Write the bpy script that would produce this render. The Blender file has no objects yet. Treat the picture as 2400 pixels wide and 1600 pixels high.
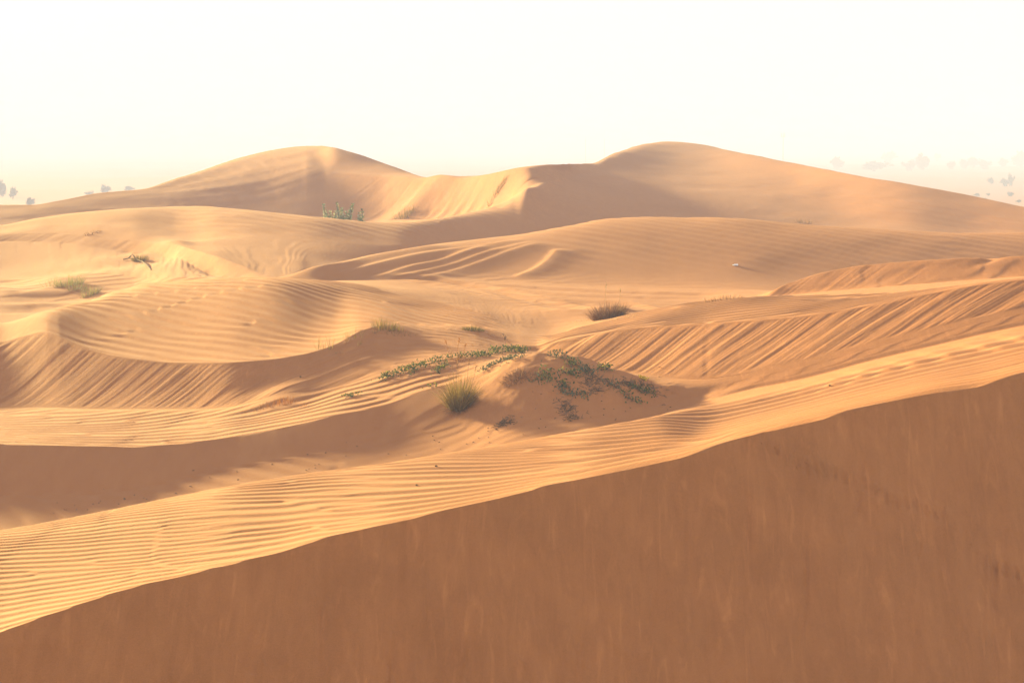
import bpy, math, random
import numpy as np

rng = np.random.default_rng(7)
random.seed(7)
sc = bpy.context.scene
COL = sc.collection

# ------------------------------------------------------------------ camera
FP = 5305.0            # focal length in photograph pixels (2352 wide)
TILT = math.atan((784 - 335) / FP)
cam_d = bpy.data.cameras.new('camera')
cam_d.sensor_width = 36.0
cam_d.lens = 36.0 * FP / 2352.0
cam_d.clip_start = 0.1
cam_d.clip_end = 60000
cam = bpy.data.objects.new('camera', cam_d)
COL.objects.link(cam)
cam.location = (0, 0, 0)
cam.rotation_euler = (math.pi / 2 - TILT, 0, 0)
sc.camera = cam

# ------------------------------------------------------------------ sky, sun, exposure
SUN_EL, SUN_AZ = 9.2, -36.5       # azimuth measured from the view direction (+Y), left negative
sx = math.sin(math.radians(SUN_AZ)) * math.cos(math.radians(SUN_EL))
sy = math.cos(math.radians(SUN_AZ)) * math.cos(math.radians(SUN_EL))
sz = math.sin(math.radians(SUN_EL))
world = bpy.data.worlds.new('World')
sc.world = world
world.use_nodes = True
nt = world.node_tree
nt.nodes.clear()
wo = nt.nodes.new('ShaderNodeOutputWorld')
bg = nt.nodes.new('ShaderNodeBackground')
sky = nt.nodes.new('ShaderNodeTexSky')
sky.sky_type = 'NISHITA'
sky.sun_disc = False
sky.sun_elevation = math.radians(SUN_EL)
sky.sun_rotation = math.radians(SUN_AZ)
sky.altitude = 0
sky.air_density = 1.0
sky.dust_density = 6.0
sky.ozone_density = 1.0
hz = nt.nodes.new('ShaderNodeMix'); hz.data_type = 'RGBA'      # thick even dust veil over the whole sky
hz.inputs[0].default_value = 0.93
hz.inputs[7].default_value = (3.55, 3.5, 3.4, 1)
nt.links.new(sky.outputs[0], hz.inputs[6])
nt.links.new(hz.outputs[2], bg.inputs[0])
nt.links.new(bg.outputs[0], wo.inputs[0])
bg.inputs[1].default_value = 0.05
sun_d = bpy.data.lights.new('sun', 'SUN')
sun_d.energy = 5.0
sun_d.angle = math.radians(4.0)
sun_d.color = (1.0, 0.78, 0.32)
sun = bpy.data.objects.new('sun', sun_d)
COL.objects.link(sun)
from mathutils import Vector
sun.rotation_euler = Vector((sx, sy, sz)).to_track_quat('Z', 'Y').to_euler()
sc.view_settings.view_transform = 'Standard'
sc.view_settings.look = 'None'
sc.view_settings.gamma = 1.0
sc.view_settings.use_curve_mapping = False
sc.view_settings.exposure = 2.6
sc.cycles.volume_bounces = 2
sc.cycles.volume_step_rate = 10

# ------------------------------------------------------------------ small numeric helpers
CT, ST = math.cos(TILT), math.sin(TILT)
def ray(px, py):
    """azimuth a = x/y and drop t = -z/y of the sight line through a photograph pixel"""
    v = (np.asarray(px, float) - 1176) / FP
    w = (784 - np.asarray(py, float)) / FP
    dy = CT + w * ST
    dz = -ST + w * CT
    return v / dy, -dz / dy

def Z(v):
    return ('z', v)

def pchip_slopes(x, y):
    """x (n,) or (n,m); y (n,m) -> slopes (n,m)"""
    h = np.diff(x, axis=0)
    s = np.diff(y, axis=0) / h
    d = np.zeros_like(y)
    s0, s1, h0, h1 = s[:-1], s[1:], h[:-1], h[1:]
    w1, w2 = 2 * h1 + h0, h1 + 2 * h0
    ok = s0 * s1 > 0
    with np.errstate(divide='ignore', invalid='ignore'):
        hm = (w1 + w2) / (w1 / s0 + w2 / s1)
    d[1:-1] = np.where(ok, hm, 0)
    d[0], d[-1] = s[0], s[-1]
    return d

def pchip(xk, yk, x):
    xk = np.asarray(xk, float); yk = np.asarray(yk, float)
    d = pchip_slopes(xk[:, None], yk[:, None])[:, 0]
    i = np.clip(np.searchsorted(xk, x) - 1, 0, len(xk) - 2)
    h = xk[i + 1] - xk[i]
    q = np.clip((x - xk[i]) / h, 0, 1)
    return ((2*q**3-3*q**2+1)*yk[i] + (q**3-2*q**2+q)*h*d[i] + (-2*q**3+3*q**2)*yk[i+1] + (q**3-q**2)*h*d[i+1])

def sstep(e0, e1, x):
    q = np.clip((x - e0) / (e1 - e0), 0, 1)
    return q * q * (3 - 2 * q)

def _h(ix, iy, seed):
    n = (ix.astype(np.int64) * 374761393 + iy.astype(np.int64) * 668265263 + seed * 1274126177) & 0xffffffff
    n = ((n ^ (n >> 13)) * 1103515245) & 0xffffffff
    n = ((n ^ (n >> 16)) * 2654435761) & 0xffffffff
    return ((n ^ (n >> 15)) & 0xffffff) / float(0xffffff) * 2 - 1

def noise(x, y, seed=0):
    ix = np.floor(x); iy = np.floor(y)
    fx = x - ix; fy = y - iy
    ux = fx*fx*fx*(fx*(fx*6-15)+10); uy = fy*fy*fy*(fy*(fy*6-15)+10)
    a = _h(ix, iy, seed); b = _h(ix+1, iy, seed); c = _h(ix, iy+1, seed); d = _h(ix+1, iy+1, seed)
    return a*(1-ux)*(1-uy) + b*ux*(1-uy) + c*(1-ux)*uy + d*ux*uy

def fbm(x, y, seed=0, oct=3, gain=0.5):
    s = 0; a = 1; n = 0
    for o in range(oct):
        s = s + a * noise(x * 2**o + 13.7*o, y * 2**o - 7.1*o, seed + 17*o); n += a; a *= gain
    return s / n

def ripple(x, y, ang, lam, seed, spread=0.13, warp=0.5):
    """wind ripples with forks: the phase of a sum of near-parallel plane waves"""
    r = np.random.default_rng(seed)
    wx = x + lam * warp * fbm(x / (lam * 7), y / (lam * 7), seed, 2)
    wy = y + lam * warp * fbm(x / (lam * 7) + 31, y / (lam * 7), seed + 5, 2)
    C = 0; S = 0
    for i in range(6):
        an = math.radians(ang) + r.normal(0, spread)
        k = 2 * math.pi / lam * (1 + r.normal(0, 0.07))
        p = k * (wx * math.cos(an) + wy * math.sin(an)) + r.uniform(0, 6.28)
        C = C + np.cos(p); S = S + np.sin(p)
    A = np.sqrt(C * C + S * S)
    th = np.arctan2(S, C)
    q = (th / (2 * math.pi)) % 1.0
    h = np.where(q < 0.27, -np.cos(math.pi * q / 0.27), np.cos(math.pi * (q - 0.27) / 0.73))    # short lee side, long windward side
    return h * np.clip(A / 0.45, 0, 1)
# ------------------------------------------------------------------ the dune field
# Every curve is a real line on the sand (crest, foot, brink or valley), listed from near to far.
# Nodes: (photo column, photo row or height, distance in metres)
K = []
K.append(('c', [(-2000, Z(-1.7), 0.6), (4000, Z(-1.7), 0.6)]))                                   # 0
K.append(('c', [(-2000, Z(-3.0), 5), (4000, Z(-3.2), 5)]))                                       # 1
K.append(('c', [(-600, Z(-6.6), 10.2), (0, Z(-6.8), 10.4), (1200, Z(-7.3), 11.5), (2352, Z(-8.0), 12.5), (3000, Z(-8.2), 13)]))   # 2 foot of near slip face
K.append(('k', [(-600, 1590, 14.5), (-200, 1505, 15.5), (0, 1452, 16), (70, 1426, 16.2), (140, 1402, 16.4), (300, 1350, 16.9), (420, 1322, 17.2),
                (490, 1305, 17.4), (640, 1268, 17.8), (730, 1240, 18), (840, 1213, 18.3), (960, 1187, 18.6), (1120, 1150, 19),
                (1240, 1120, 19.3), (1330, 1100, 19.6), (1500, 1063, 20), (1600, 1040, 20.2), (1700, 1010, 20.5), (1850, 970, 20.9),
                (2000, 935, 21.2), (2140, 903, 21.5), (2250, 885, 21.8), (2352, 860, 22), (2700, 790, 22.8), (3000, 760, 23.4)]))     # 3 near crest
K.append(('s', [(-600, 1290, 19.5), (0, 1217, 21.5), (250, 1172, 22.5), (500, 1122, 23.5), (750, 1083, 25), (880, 1065, 26), (1000, 1045, 27.3),
                (1150, 1020, 30), (1300, 993, 33.2), (1450, 968, 37), (1540, 948, 39.2), (1620, 920, 40.9), (1700, 898, 41.2), (1780, 883, 40.7), (1850, 868, 40),
                (2000, 828, 38.7), (2150, 793, 37.5), (2352, 748, 36), (2700, 690, 33), (3000, 660, 31)]))                                  # 4 far edge of lit strip
K.append(('s', [(-600, Z(-6.0), 30.5), (0, Z(-5.9), 31.5), (600, Z(-5.74), 32.8), (1000, Z(-5.45), 35), (1300, Z(-5.0), 36.6), (1500, Z(-4.75), 39.4), (1620, Z(-4.5), 40.7), (1700, Z(-4.3), 40.5), (3000, Z(-1.8), 31.2)]))   # 5 hollow
K.append(('s', [(-600, 1160, 37.6), (0, 1135, 37.9), (150, 1137, 38.1), (300, 1123, 38.5), (450, 1096, 39.0), (600, 1065, 39.5), (750, 1040, 39.85), (900, 1017, 40.2),
                (1050, 1002, 40.0), (1200, 985, 39.4), (1350, 962, 39.6), (1450, 948, 39.9), (1540, 932, 40.7), (1620, 911, 41.6), (3000, 650, 27.3)]))              # 6 foot of mound
K.append(('k', [(-600, 1015, 39.6), (0, 1020, 40), (150, 1024, 40.1), (300, 1026, 40.3), (450, 1015, 40.6), (560, 1000, 40.9), (640, 985, 41.1), (760, 955, 41.5),
                (880, 930, 42), (960, 903, 42.3), (1040, 882, 42.5), (1110, 853, 42.6), (1160, 830, 42.6), (1210, 815, 42.6), (1260, 811, 42.5), (1320, 819, 42.4),
                (1400, 845, 41.9), (1460, 868, 41.5), (1520, 893, 41.2), (1580, 906, 41.5), (1640, 896, 41.8), (3000, 640, 27.4)]))                                                   # 7 crest of mound
K.append(('c', [(-600, 935, 52), (0, 936, 49.8), (150, 937, 48.4), (300, 938, 47), (430, 938, 45.9), (560, 936, 44.9), (700, 910, 44.6), (800, 880, 44.6), (900, 852, 44.6), (1000, 828, 44.6),
                (1100, 815, 44.7), (1200, 812, 45.4), (1300, Z(-4.2), 44.9), (1450, Z(-4.24), 43.4), (1540, Z(-4.3), 42.6), (1580, Z(-4.3), 42.4), (1640, 886, 41.6), (3000, 634, 27.5)]))                                 # 8 foot of slip faces
K.append(('k', [(-600, 790, 55), (0, 785, 52), (60, 770, 51.7), (105, 761, 51.2), (130, 768, 50.5), (150, 778, 49.9), (175, 790, 49.5), (205, 802, 49.2), (250, 814, 48.8), (300, 822, 48.4), (400, 831, 47.5),
                (500, 832, 46.8), (600, 826, 46.8), (700, 812, 46.8), (765, 794, 46.9), (830, 766, 47.3), (900, 753, 48), (1000, 751, 48.6), (1080, 754, 48.6),
                (1130, 768, 48), (1190, 790, 46.5), (1230, 795, 46.1), (1260, 786, 46.1), (1300, 775, 46), (1400, 762, 45.5), (1500, 750, 44.8), (1600, 745, 43),
                (1700, 738, 42), (1850, 725, 39.6), (2000, 700, 37.3), (2150, 672, 35.2), (2250, 655, 33.8), (2352, 643, 32.5), (2700, 600, 29.2), (3000, 580, 28.2)]))   # 9 brinks
K.append(('s', [(-600, 745, 58), (0, 740, 55), (100, 715, 55), (200, 685, 55.2), (300, 660, 55.6), (400, 646, 56.2), (500, 639, 56.8), (600, 638, 57.2), (700, 643, 56.9), (800, 650, 57.6),
                (900, 672, 56), (1000, 692, 55), (1100, 716, 53), (1190, 757, 49.6), (1260, 769, 49), (1340, 750, 49.4), (1450, 722, 49.8), (1600, 693, 50), (1740, 682, 49),
                (1850, 680, 48), (2000, 676, 46.6), (2150, 662, 45), (2250, 650, 44), (2352, 639, 43), (2700, 597, 36), (3000, 577, 35)]))    # 10 tops
K.append(('s', [(-600, Z(-5.6), 61), (0, Z(-5.5), 61), (300, Z(-4.9), 60.6), (600, Z(-4.1), 60), (700, Z(-3.85), 61.5), (800, 648, 62), (900, 656, 61), (1000, 669, 59.6), (1200, Z(-3.88), 55.6), (1400, Z(-3.95), 54), (1600, Z(-3.85), 54),
                (1750, 684, 54), (1900, 668, 53), (2000, 661, 52.2), (2150, 650, 51.2), (2352, 636, 50), (2700, 610, 48), (3000, 600, 47)]))      # 11
K.append(('k', [(-600, Z(-5.4), 68), (0, Z(-5.35), 68), (300, Z(-4.85), 65.5), (600, Z(-4.1), 62.3), (700, Z(-3.85), 63), (800, 645, 64.2), (1000, Z(-3.8), 62.5), (1200, Z(-3.87), 59), (1400, Z(-3.9), 56.8), (1600, Z(-3.85), 56.4),
                (1690, Z(-3.65), 55.6), (1740, 680, 55), (1800, 655, 54), (1900, 622, 53.4), (2000, 606, 53), (2100, 599, 52.5), (2250, 593, 52), (2352, 590, 51), (2700, 575, 49), (3000, 565, 48)]))   # 12
K.append(('s', [(-600, Z(-5.1), 76), (0, Z(-5.05), 75), (300, Z(-4.7), 71), (500, Z(-4.25), 68), (640, Z(-3.9), 65), (720, Z(-3.81), 65), (800, 642, 66), (1000, 642, 66.3), (1300, 652, 64.4), (1600, 662, 62.5), (1740, 667, 61.6), (2000, Z(-3.9), 61),
                (2352, Z(-3.9), 61), (3000, Z(-3.9), 61)]))                                                                                                  # 13
K.append(('s', [(-600, Z(-4.8), 82), (0, Z(-4.7), 81), (300, Z(-4.42), 76), (400, Z(-4.1), 72), (500, Z(-4.0), 70), (590, Z(-3.92), 67.2), (640, 636, 66.5), (700, 620, 66.8), (800, 596, 68), (900, 577, 69.2), (1000, 562, 70.4), (1100, 550, 71.2), (1200, 537, 71.8), (1300, 520, 72.4),
                (1400, 503, 73), (1500, 498, 74.4), (1600, 499, 75.4), (1700, 504, 76), (1800, 512, 76.4), (2000, 525, 76), (2100, 532, 75.6), (2250, 537, 75.2), (2352, 535, 75), (2700, 530, 75), (3000, 530, 75)]))   # 14
K.append(('c', [(-600, 565, 94), (0, 556, 91), (100, 557, 89.5), (200, 566, 87), (300, 583, 84.4), (370, 594, 82.0), (405, 596, 79.5), (450, 616, 75.8), (500, 638, 72.9), (560, Z(-4.1), 70.8), (640, Z(-4.0), 68.8), (700, Z(-4.0), 72), (900, Z(-4.1), 78), (1100, Z(-4.35), 82),
                (1300, Z(-4.5), 87), (1600, Z(-4.6), 88), (2352, Z(-4.7), 88), (3000, Z(-4.7), 88)]))                                                       # 15
K.append(('k', [(-600, 560, 96), (0, 540, 92.2), (100, 536, 90.9), (200, 540, 88.8), (300, 552, 86.0), (370, 562, 83.6), (410, 566, 81.2), (450, 578, 78.4), (500, 591, 75.6), (560, 614, 73), (610, 633, 70.8),
                (640, 638, 70), (700, Z(-3.93), 74), (900, Z(-4.0), 81), (1100, Z(-4.3), 87), (1300, Z(-4.5), 91), (2352, Z(-4.65), 92), (3000, Z(-4.65), 92)]))     # 16
K.append(('s', [(-600, 545, 98), (0, 528, 93.8), (100, 517, 92.8), (200, 515, 91), (300, 524, 88.6), (370, 538, 87), (410, 545, 86.2), (450, 549, 85), (500, 547, 84), (600, 550, 83), (700, 552, 83), (900, 563, 84), (1100, Z(-3.75), 91), (1300, Z(-3.8), 95),
                (1500, Z(-3.85), 98), (2000, Z(-4.3), 98), (2352, Z(-4.4), 97), (3000, Z(-4.4), 97)]))                                                       # 17
K.append(('s', [(-600, 535, 101), (0, 517, 97), (100, 499, 96), (200, 487, 94), (300, 478, 91.5), (420, 474, 91.5), (520, 478, 92.5), (650, 490, 94.3), (750, 501, 95.5), (900, 512, 96), (970, 508, 97), (1050, 494, 99), (1143, 472, 102),
                (1180, 456, 104), (1215, 433, 107), (1260, 440, 111), (1400, 455, 115), (1550, 470, 117), (1700, 480, 117), (1900, 497, 116), (2100, 515, 111), (2250, 528, 109.4), (2352, 533, 108), (2700, 545, 104), (3000, 555, 102)]))  # 18
K.append(('c', [(-600, Z(-4.9), 116), (0, Z(-4.6), 118), (300, Z(-4.4), 122), (600, Z(-4.35), 127), (700, Z(-4.35), 128), (800, Z(-4.4), 129), (870, Z(-4.4), 128), (970, Z(-4.0), 124.5), (1050, Z(-3.8), 120.5), (1150, Z(-2.9), 115.5), (1215, Z(-2.0), 112.5), (1260, Z(-1.75), 114), (1400, 418, 118), (1550, 430, 119.5),
                (1700, 440, 118), (1900, 460, 115.4), (2100, 487, 112.6), (2352, 520, 109.3), (2700, 537, 105.3), (3000, 550, 103)]))                              # 19
K.append(('k', [(-600, 500, 134), (0, 478, 134), (75, 474, 134.4), (130, 466, 135), (230, 448, 136), (370, 434, 138), (500, 408, 140.5), (620, 380, 143.5), (700, 376, 145.5), (750, 392, 144.5), (800, 399, 142), (870, 404, 137.5), (970, 409, 131.5), (1050, 411, 127),
                (1120, 401, 122.6), (1180, 390, 118.6), (1215, 386, 116.6), (1260, 392, 117.4), (1400, 390, 122), (1550, 380, 124.8), (1700, 392, 122.6), (1850, 405, 119.4), (1950, 416, 117.4), (2050, 436, 115.6), (2200, 465, 113.2), (2352, 503, 110.8), (2700, 525, 107), (3000, 540, 105)]))  # 20
K.append(('s', [(-600, 490, 139), (0, 470, 139), (75, 470, 139), (130, 462, 139), (230, 443, 141), (330, 433, 143), (370, 421, 144), (450, 396, 146), (550, 363, 148), (620, 346, 149), (680, 337, 150), (720, 334.5, 150.5), (760, 338, 147), (800, 348, 145.5), (870, 370, 143),
                (940, 396, 138), (985, 408, 133), (1050, 410.5, 128.5), (1120, 400, 123.8), (1180, 388, 120.2), (1215, 383, 119), (1260, 379, 120), (1360, 375, 123.5), (1400, 357, 126.8), (1440, 342, 128.8), (1480, 331, 130.2), (1530, 325, 131), (1580, 328, 130.5),
                (1700, 351, 128), (1850, 380, 124), (1950, 400, 121.5), (2050, 417, 119), (2150, 434, 116.8), (2250, 453, 114.8), (2352, 475, 113), (2700, 505, 110), (3000, 525, 108)]))   # 21 skyline
K.append(('s', [(-600, Z(-9), 185), (0, Z(-9), 185), (600, Z(-7), 200), (1100, Z(-8), 190), (1500, Z(-7), 215), (2352, Z(-8), 190), (3000, Z(-9), 180)]))     # 22
K.append(('s', [(-600, Z(-13.9), 300), (3000, Z(-13.9), 300)]))                                                                                                  # 23
ROWS = [4, 8, 270, 250, 8, 44, 76, 80, 84, 120, 22, 30, 24, 62, 8, 26, 20, 36, 12, 44, 26, 10, 8]

_mid = np.arange(-0.238, 0.238, 0.00047)
_out = 0.238 + np.cumsum(0.00047 * 1.035 ** np.arange(0, 90)); _out = _out[_out < 0.52]
acol = np.concatenate([-_out[::-1], _mid, _out])          # columns widen gently outside the view
NC = len(acol)
PX = 1176 + acol * FP * CT          # photo column of every mesh column (nearly)
nk = len(K)
TK = np.zeros((nk, NC)); DK = np.zeros((nk, NC)); CR = np.zeros((nk, NC))
for i, (kind, nodes) in enumerate(K):
    aa = []; tt = []; dd = []
    for px, v, d in nodes:
        if isinstance(v, tuple):
            aa.append((px - 1176) / FP / CT); tt.append(-v[1] / d)
        else:
            a, t = ray(px, v); aa.append(float(a)); tt.append(float(t))
        dd.append(d)
    TK[i] = pchip(aa, tt, acol); DK[i] = pchip(aa, dd, acol)
    CR[i] = {'k': 1.0, 'c': 0.6, 's': 0.0}[kind]
for i in (5, 11, 13, 17): CR[i] = 0.5
# the mound's top and the near dune's far edge are rounded, the brinks sharp
CR[7] = 0.9 - 0.55 * sstep(1050, 1300, PX)
CR[6] = 0.85 * (1 - sstep(500, 900, PX))
CR[12] = sstep(1600, 1800, PX)
CR[16] = sstep(370, 410, PX) * (1 - sstep(560, 640, PX))
CR[20] = sstep(720, 770, PX) * (1 - sstep(1150, 1260, PX))
CR[19] = 0.6 * (1 - sstep(1200, 1350, PX))
CR[9] = (0.5 + 0.5 * sstep(90, 130, PX)) * (1 - 0.7 * sstep(790, 850, PX) * (1 - sstep(1190, 1250, PX)))
CR[10] = 0.5 * sstep(1250, 1400, PX)
def slope_d(i, p0, p1, p2, p3, g):
    """place curve i so that the sand between it and the curve before rises at slope g"""
    gg = pchip([q[0] for q in g], [q[1] for q in g], PX)
    dg = DK[i - 1] * (gg + TK[i - 1]) / (gg + TK[i])
    m = sstep(p0, p1, PX) * (1 - sstep(p2, p3, PX))
    DK[i] = DK[i] * (1 - m) + np.maximum(dg, DK[i - 1] + 0.3) * m
FAR = 9e9
# the big slip face right of the mound is one even slope: height at distance d is z0(px) + 0.42 (d - 43)
z0 = pchip([1100, 1300, 1400, 1500, 1600, 1700, 1850, 2000, 2150, 2352, 2700, 3200], [-5.6, -4.9, -4.5, -4.1, -3.7, -3.3, -2.75, -2.25, -1.8, -1.25, -.4, .6], PX)
def slip_d(t): return (0.42 * 43 - z0) / (0.42 + t)
m = sstep(1530, 1650, PX)
DK[4] = DK[4] * (1 - m) + slip_d(TK[4]) * m
m = sstep(1210, 1300, PX)
d8 = 43 + (-4.25 - z0) / 0.42
DK[8] = DK[8] * (1 - m) + d8 * m; TK[8] = TK[8] * (1 - m) + 4.25 / d8 * m
DK[9] = DK[9] * (1 - m) + slip_d(TK[9]) * m
m = sstep(1560, 1660, PX)
for i in (5, 6, 7, 8):
    off = 0.15 * (i - 4)
    DK[i] = DK[i] * (1 - m) + (DK[4] + off) * m
    TK[i] = TK[i] * (1 - m) + (TK[4] * DK[4] - 0.42 * off) / (DK[4] + off) * m
m = sstep(1300, 1360, PX)
DK[8] = DK[8] * (1 - m) + slip_d(TK[8]) * m
slope_d(9, -FAR, -8e9, 730, 860, [(-600, .3), (0, .35), (150, .42), (560, .42), (700, .35), (850, .28)])
slope_d(10, -FAR, -8e9, 600, 730, [(-600, .11), (3000, .11)])
slope_d(12, 1700, 1790, 8e9, FAR, [(-600, .42), (3000, .42)])
slope_d(14, 700, 850, 8e9, FAR, [(600, .07), (800, .09), (1000, .12), (1400, .125), (1800, .11), (3000, .10)])
slope_d(18, -FAR, -8e9, 1100, 1215, [(-600, .08), (900, .075), (1143, .10), (1300, .1)])
slope_d(19, 1230, 1330, 8e9, FAR, [(1215, .10), (1300, .06), (1600, .06), (1800, .08), (2000, .13), (3000, .16)])
slope_d(20, -FAR, -8e9, 1130, 1215, [(-600, .1), (300, .12), (600, .17), (700, .21), (760, .25), (830, .31), (950, .38), (1215, .42)])
slope_d(20, 1230, 1330, 8e9, FAR, [(1215, .10), (1300, .06), (1600, .06), (1800, .08), (2000, .13), (3000, .16)])
slope_d(21, -FAR, -8e9, 690, 770, [(-600, .1), (3000, .1)])
slope_d(21, 1250, 1350, 8e9, FAR, [(1215, .10), (1300, .06), (1600, .06), (1800, .08), (2000, .10), (3000, .1)])
DK = np.stack([np.convolve(np.pad(r, 12, mode='edge'), np.hanning(27)[1:-1] / np.hanning(27).sum(), mode='valid') for r in DK])
for i in range(1, nk):
    DK[i] = np.maximum(DK[i], DK[i - 1] + 0.06)
S = pchip_slopes(DK, TK)
sec = np.diff(TK, axis=0) / np.diff(DK, axis=0)
SL = S.copy(); SR = S.copy()
SL[1:] = S[1:] * (1 - CR[1:]) + sec * CR[1:]         # slope just before a curve
SR[:-1] = S[:-1] * (1 - CR[:-1]) + sec * CR[:-1]     # slope just after it
ker = np.exp(-0.5 * (np.arange(-50, 51) / 18.0) ** 2); ker /= ker.sum()
def blur_cols(a):
    return np.stack([np.convolve(np.pad(r, 50, mode='edge'), ker, mode='valid') for r in a])
SL = blur_cols(SL); SR = blur_cols(SR)
Trow = []; Drow = []; Rrow = []
for i in range(nk - 1):
    n = ROWS[i]
    for j in range(n + (1 if i == nk - 2 else 0)):
        q = j / n
        if i == 2: q = 0.45 * (q / 0.12) if q < 0.12 else 0.45 + 0.55 * (q - 0.12) / 0.88     # finer where the face is seen
        h = DK[i + 1] - DK[i]
        Trow.append((2*q**3-3*q**2+1)*TK[i] + (q**3-2*q**2+q)*h*SR[i] + (-2*q**3+3*q**2)*TK[i+1] + (q**3-q**2)*h*SL[i+1])
        Drow.append(DK[i] + q * h); Rrow.append(i + q)
T = np.array(Trow); D = np.array(Drow); R = np.array(Rrow)
NR = len(R)
# soften the lofted surface where the mound, the strip and the slip face run together
rs = np.where((R > 3.5) & (R < 8.3))[0]
wm = (sstep(3.5, 4.1, R[rs]) * (1 - sstep(7.7, 8.3, R[rs])))[:, None] * (sstep(1500, 1570, PX) * (1 - sstep(1690, 1760, PX)))[None, :]
for _ in range(3):
    for arr in (D, T):
        bl = blur_cols(arr[rs])
        bl[1:-1] = 0.25 * bl[:-2] + 0.5 * bl[1:-1] + 0.25 * bl[2:]
        arr[rs] = arr[rs] * (1 - wm) + bl * wm
for i in range(1, NR):
    D[i] = np.maximum(D[i], D[i - 1] + 0.0008)
X = D * acol[None, :]; Y = D.copy(); H = -T * D
ZB = H.copy()
PXG = np.broadcast_to(PX[None, :], D.shape)
RG = np.broadcast_to(R[:, None], D.shape)

def win(r0, r1, r2, r3, p0=-9e9, p1=-8e9, p2=8e9, p3=9e9):
    """rows and smooth mask for a stretch of the terrain between curves"""
    rows = np.where((R >= r0) & (R <= r3))[0]
    sl = slice(rows[0], rows[-1] + 1)
    m = sstep(r0, r1, R[sl])[:, None] * (1 - sstep(r2, r3, R[sl]))[:, None]
    m = m * (sstep(p0, p1, PX) * (1 - sstep(p2, p3, PX)))[None, :]
    return sl, m

def add_ripples(w, ang, lam, amp, seed, spread=0.13, warp=0.5, patch=0.0):
    sl, m = win(*w)
    r = ripple(X[sl], Y[sl], ang, lam, seed, spread, warp)
    if patch:
        m = m * (1 - patch * np.clip(0.5 + 0.9 * fbm(X[sl] / (lam * 9), Y[sl] / (lam * 9), seed + 9, 2), 0, 1))
    H[sl] += amp * m * r

def grooves(w, ang, lam, length, amp, seed, sharp=1.0):
    """avalanche grooves running down a slip face; ang = direction across the grooves"""
    sl, m = win(*w)
    c, s = math.cos(math.radians(ang)), math.sin(math.radians(ang))
    u = X[sl] * c + Y[sl] * s; v = -X[sl] * s + Y[sl] * c
    u = u + 0.25 * lam * fbm(u / (3 * lam), v / (length * .4), seed + 3, 2)
    g = fbm(u / lam, v / length, seed, 3, 0.55)
    g = g - 0.5 * np.abs(fbm(u / lam * 1.7, v / length * 1.3, seed + 50, 2))
    H[sl] += amp * m * g
# --- where a sight line of the photograph meets the sand
def locate(px, py):
    a, t = ray(px, py)
    j = int(np.clip(np.searchsorted(acol, a), 1, NC - 1))
    f = (a - acol[j - 1]) / (acol[j] - acol[j - 1])
    yy = Y[:, j - 1] * (1 - f) + Y[:, j] * f
    hh = H[:, j - 1] * (1 - f) + H[:, j] * f
    tc = -hh / yy
    k = np.where((tc[1:] <= t) & (yy[1:] > 12))[0]
    if len(k) == 0:
        k = [int(np.argmin(np.where(yy > 12, tc, 9)))]
    k = k[0] + 1
    t0, t1 = tc[k - 1], tc[k]
    q = 0 if abs(t1 - t0) < 1e-9 else float(np.clip((t - t0) / (t1 - t0), 0, 1))
    y = yy[k - 1] * (1 - q) + yy[k] * q
    h = hh[k - 1] * (1 - q) + hh[k] * q
    return np.array([float(a) * y, y, h])

def hump(px, py, rx, ry, h, rot=0.0, back=0.0, power=1.0):
    c = locate(px, py); c[1] += back
    m = (np.abs(X - c[0]) < 4 * max(rx, ry)) & (np.abs(Y - c[1]) < 4 * max(rx, ry))
    dx = X[m] - c[0]; dy = Y[m] - c[1]
    cr, sr = math.cos(rot), math.sin(rot)
    u = (dx * cr + dy * sr) / rx; v = (-dx * sr + dy * cr) / ry
    H[m] += h * np.exp(-0.5 * (u * u + v * v) ** power)

def line_relief(pts, w, h, kind='rut', wob=0.0, taper=True, seed=0):
    P = [locate(*p) for p in pts]
    P = np.array(P)[:, :2]
    s = np.concatenate([[0], np.cumsum(np.hypot(*np.diff(P, axis=0).T))])
    n = max(8, min(90, int(s[-1] / 0.4)))
    q = np.linspace(0, s[-1], n)
    P = np.stack([pchip(s, P[:, 0], q), pchip(s, P[:, 1], q)], 1)
    if wob:
        P[:, 0] += wob * noise(q / 1.2, q * 0 + seed, seed)
    lo = P.min(0) - 4 * w; hi = P.max(0) + 4 * w
    m = (X > lo[0]) & (X < hi[0]) & (Y > lo[1]) & (Y < hi[1])
    x = X[m]; y = Y[m]
    best = np.full(x.shape, 1e9); side = np.zeros(x.shape); along = np.zeros(x.shape)
    for i in range(n - 1):
        a, b = P[i], P[i + 1]; e = b - a; L2 = e @ e + 1e-9
        tt = np.clip(((x - a[0]) * e[0] + (y - a[1]) * e[1]) / L2, 0, 1)
        dx = x - a[0] - tt * e[0]; dy = y - a[1] - tt * e[1]
        dd = np.hypot(dx, dy); k = dd < best
        best[k] = dd[k]; side[k] = np.sign(e[0] * dy - e[1] * dx)[k]; along[k] = ((i + tt) / (n - 1))[k]
    u = best / w
    if kind == 'rut':
        f = -np.exp(-u ** 4) + 0.45 * np.exp(-((u - 1.6) / 0.45) ** 2)
    elif kind == 'ridge':                 # gentle on one side, steep on the other
        us = side * u
        f = np.where(us > 0, np.exp(-(us / 0.5) ** 2), np.exp(-(us / 1.6) ** 2))
    else:
        f = np.exp(-u * u)
    if taper:
        f = f * sstep(0, 0.12, along) * (1 - sstep(0.85, 1, along))
    H[m] += h * f

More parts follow.
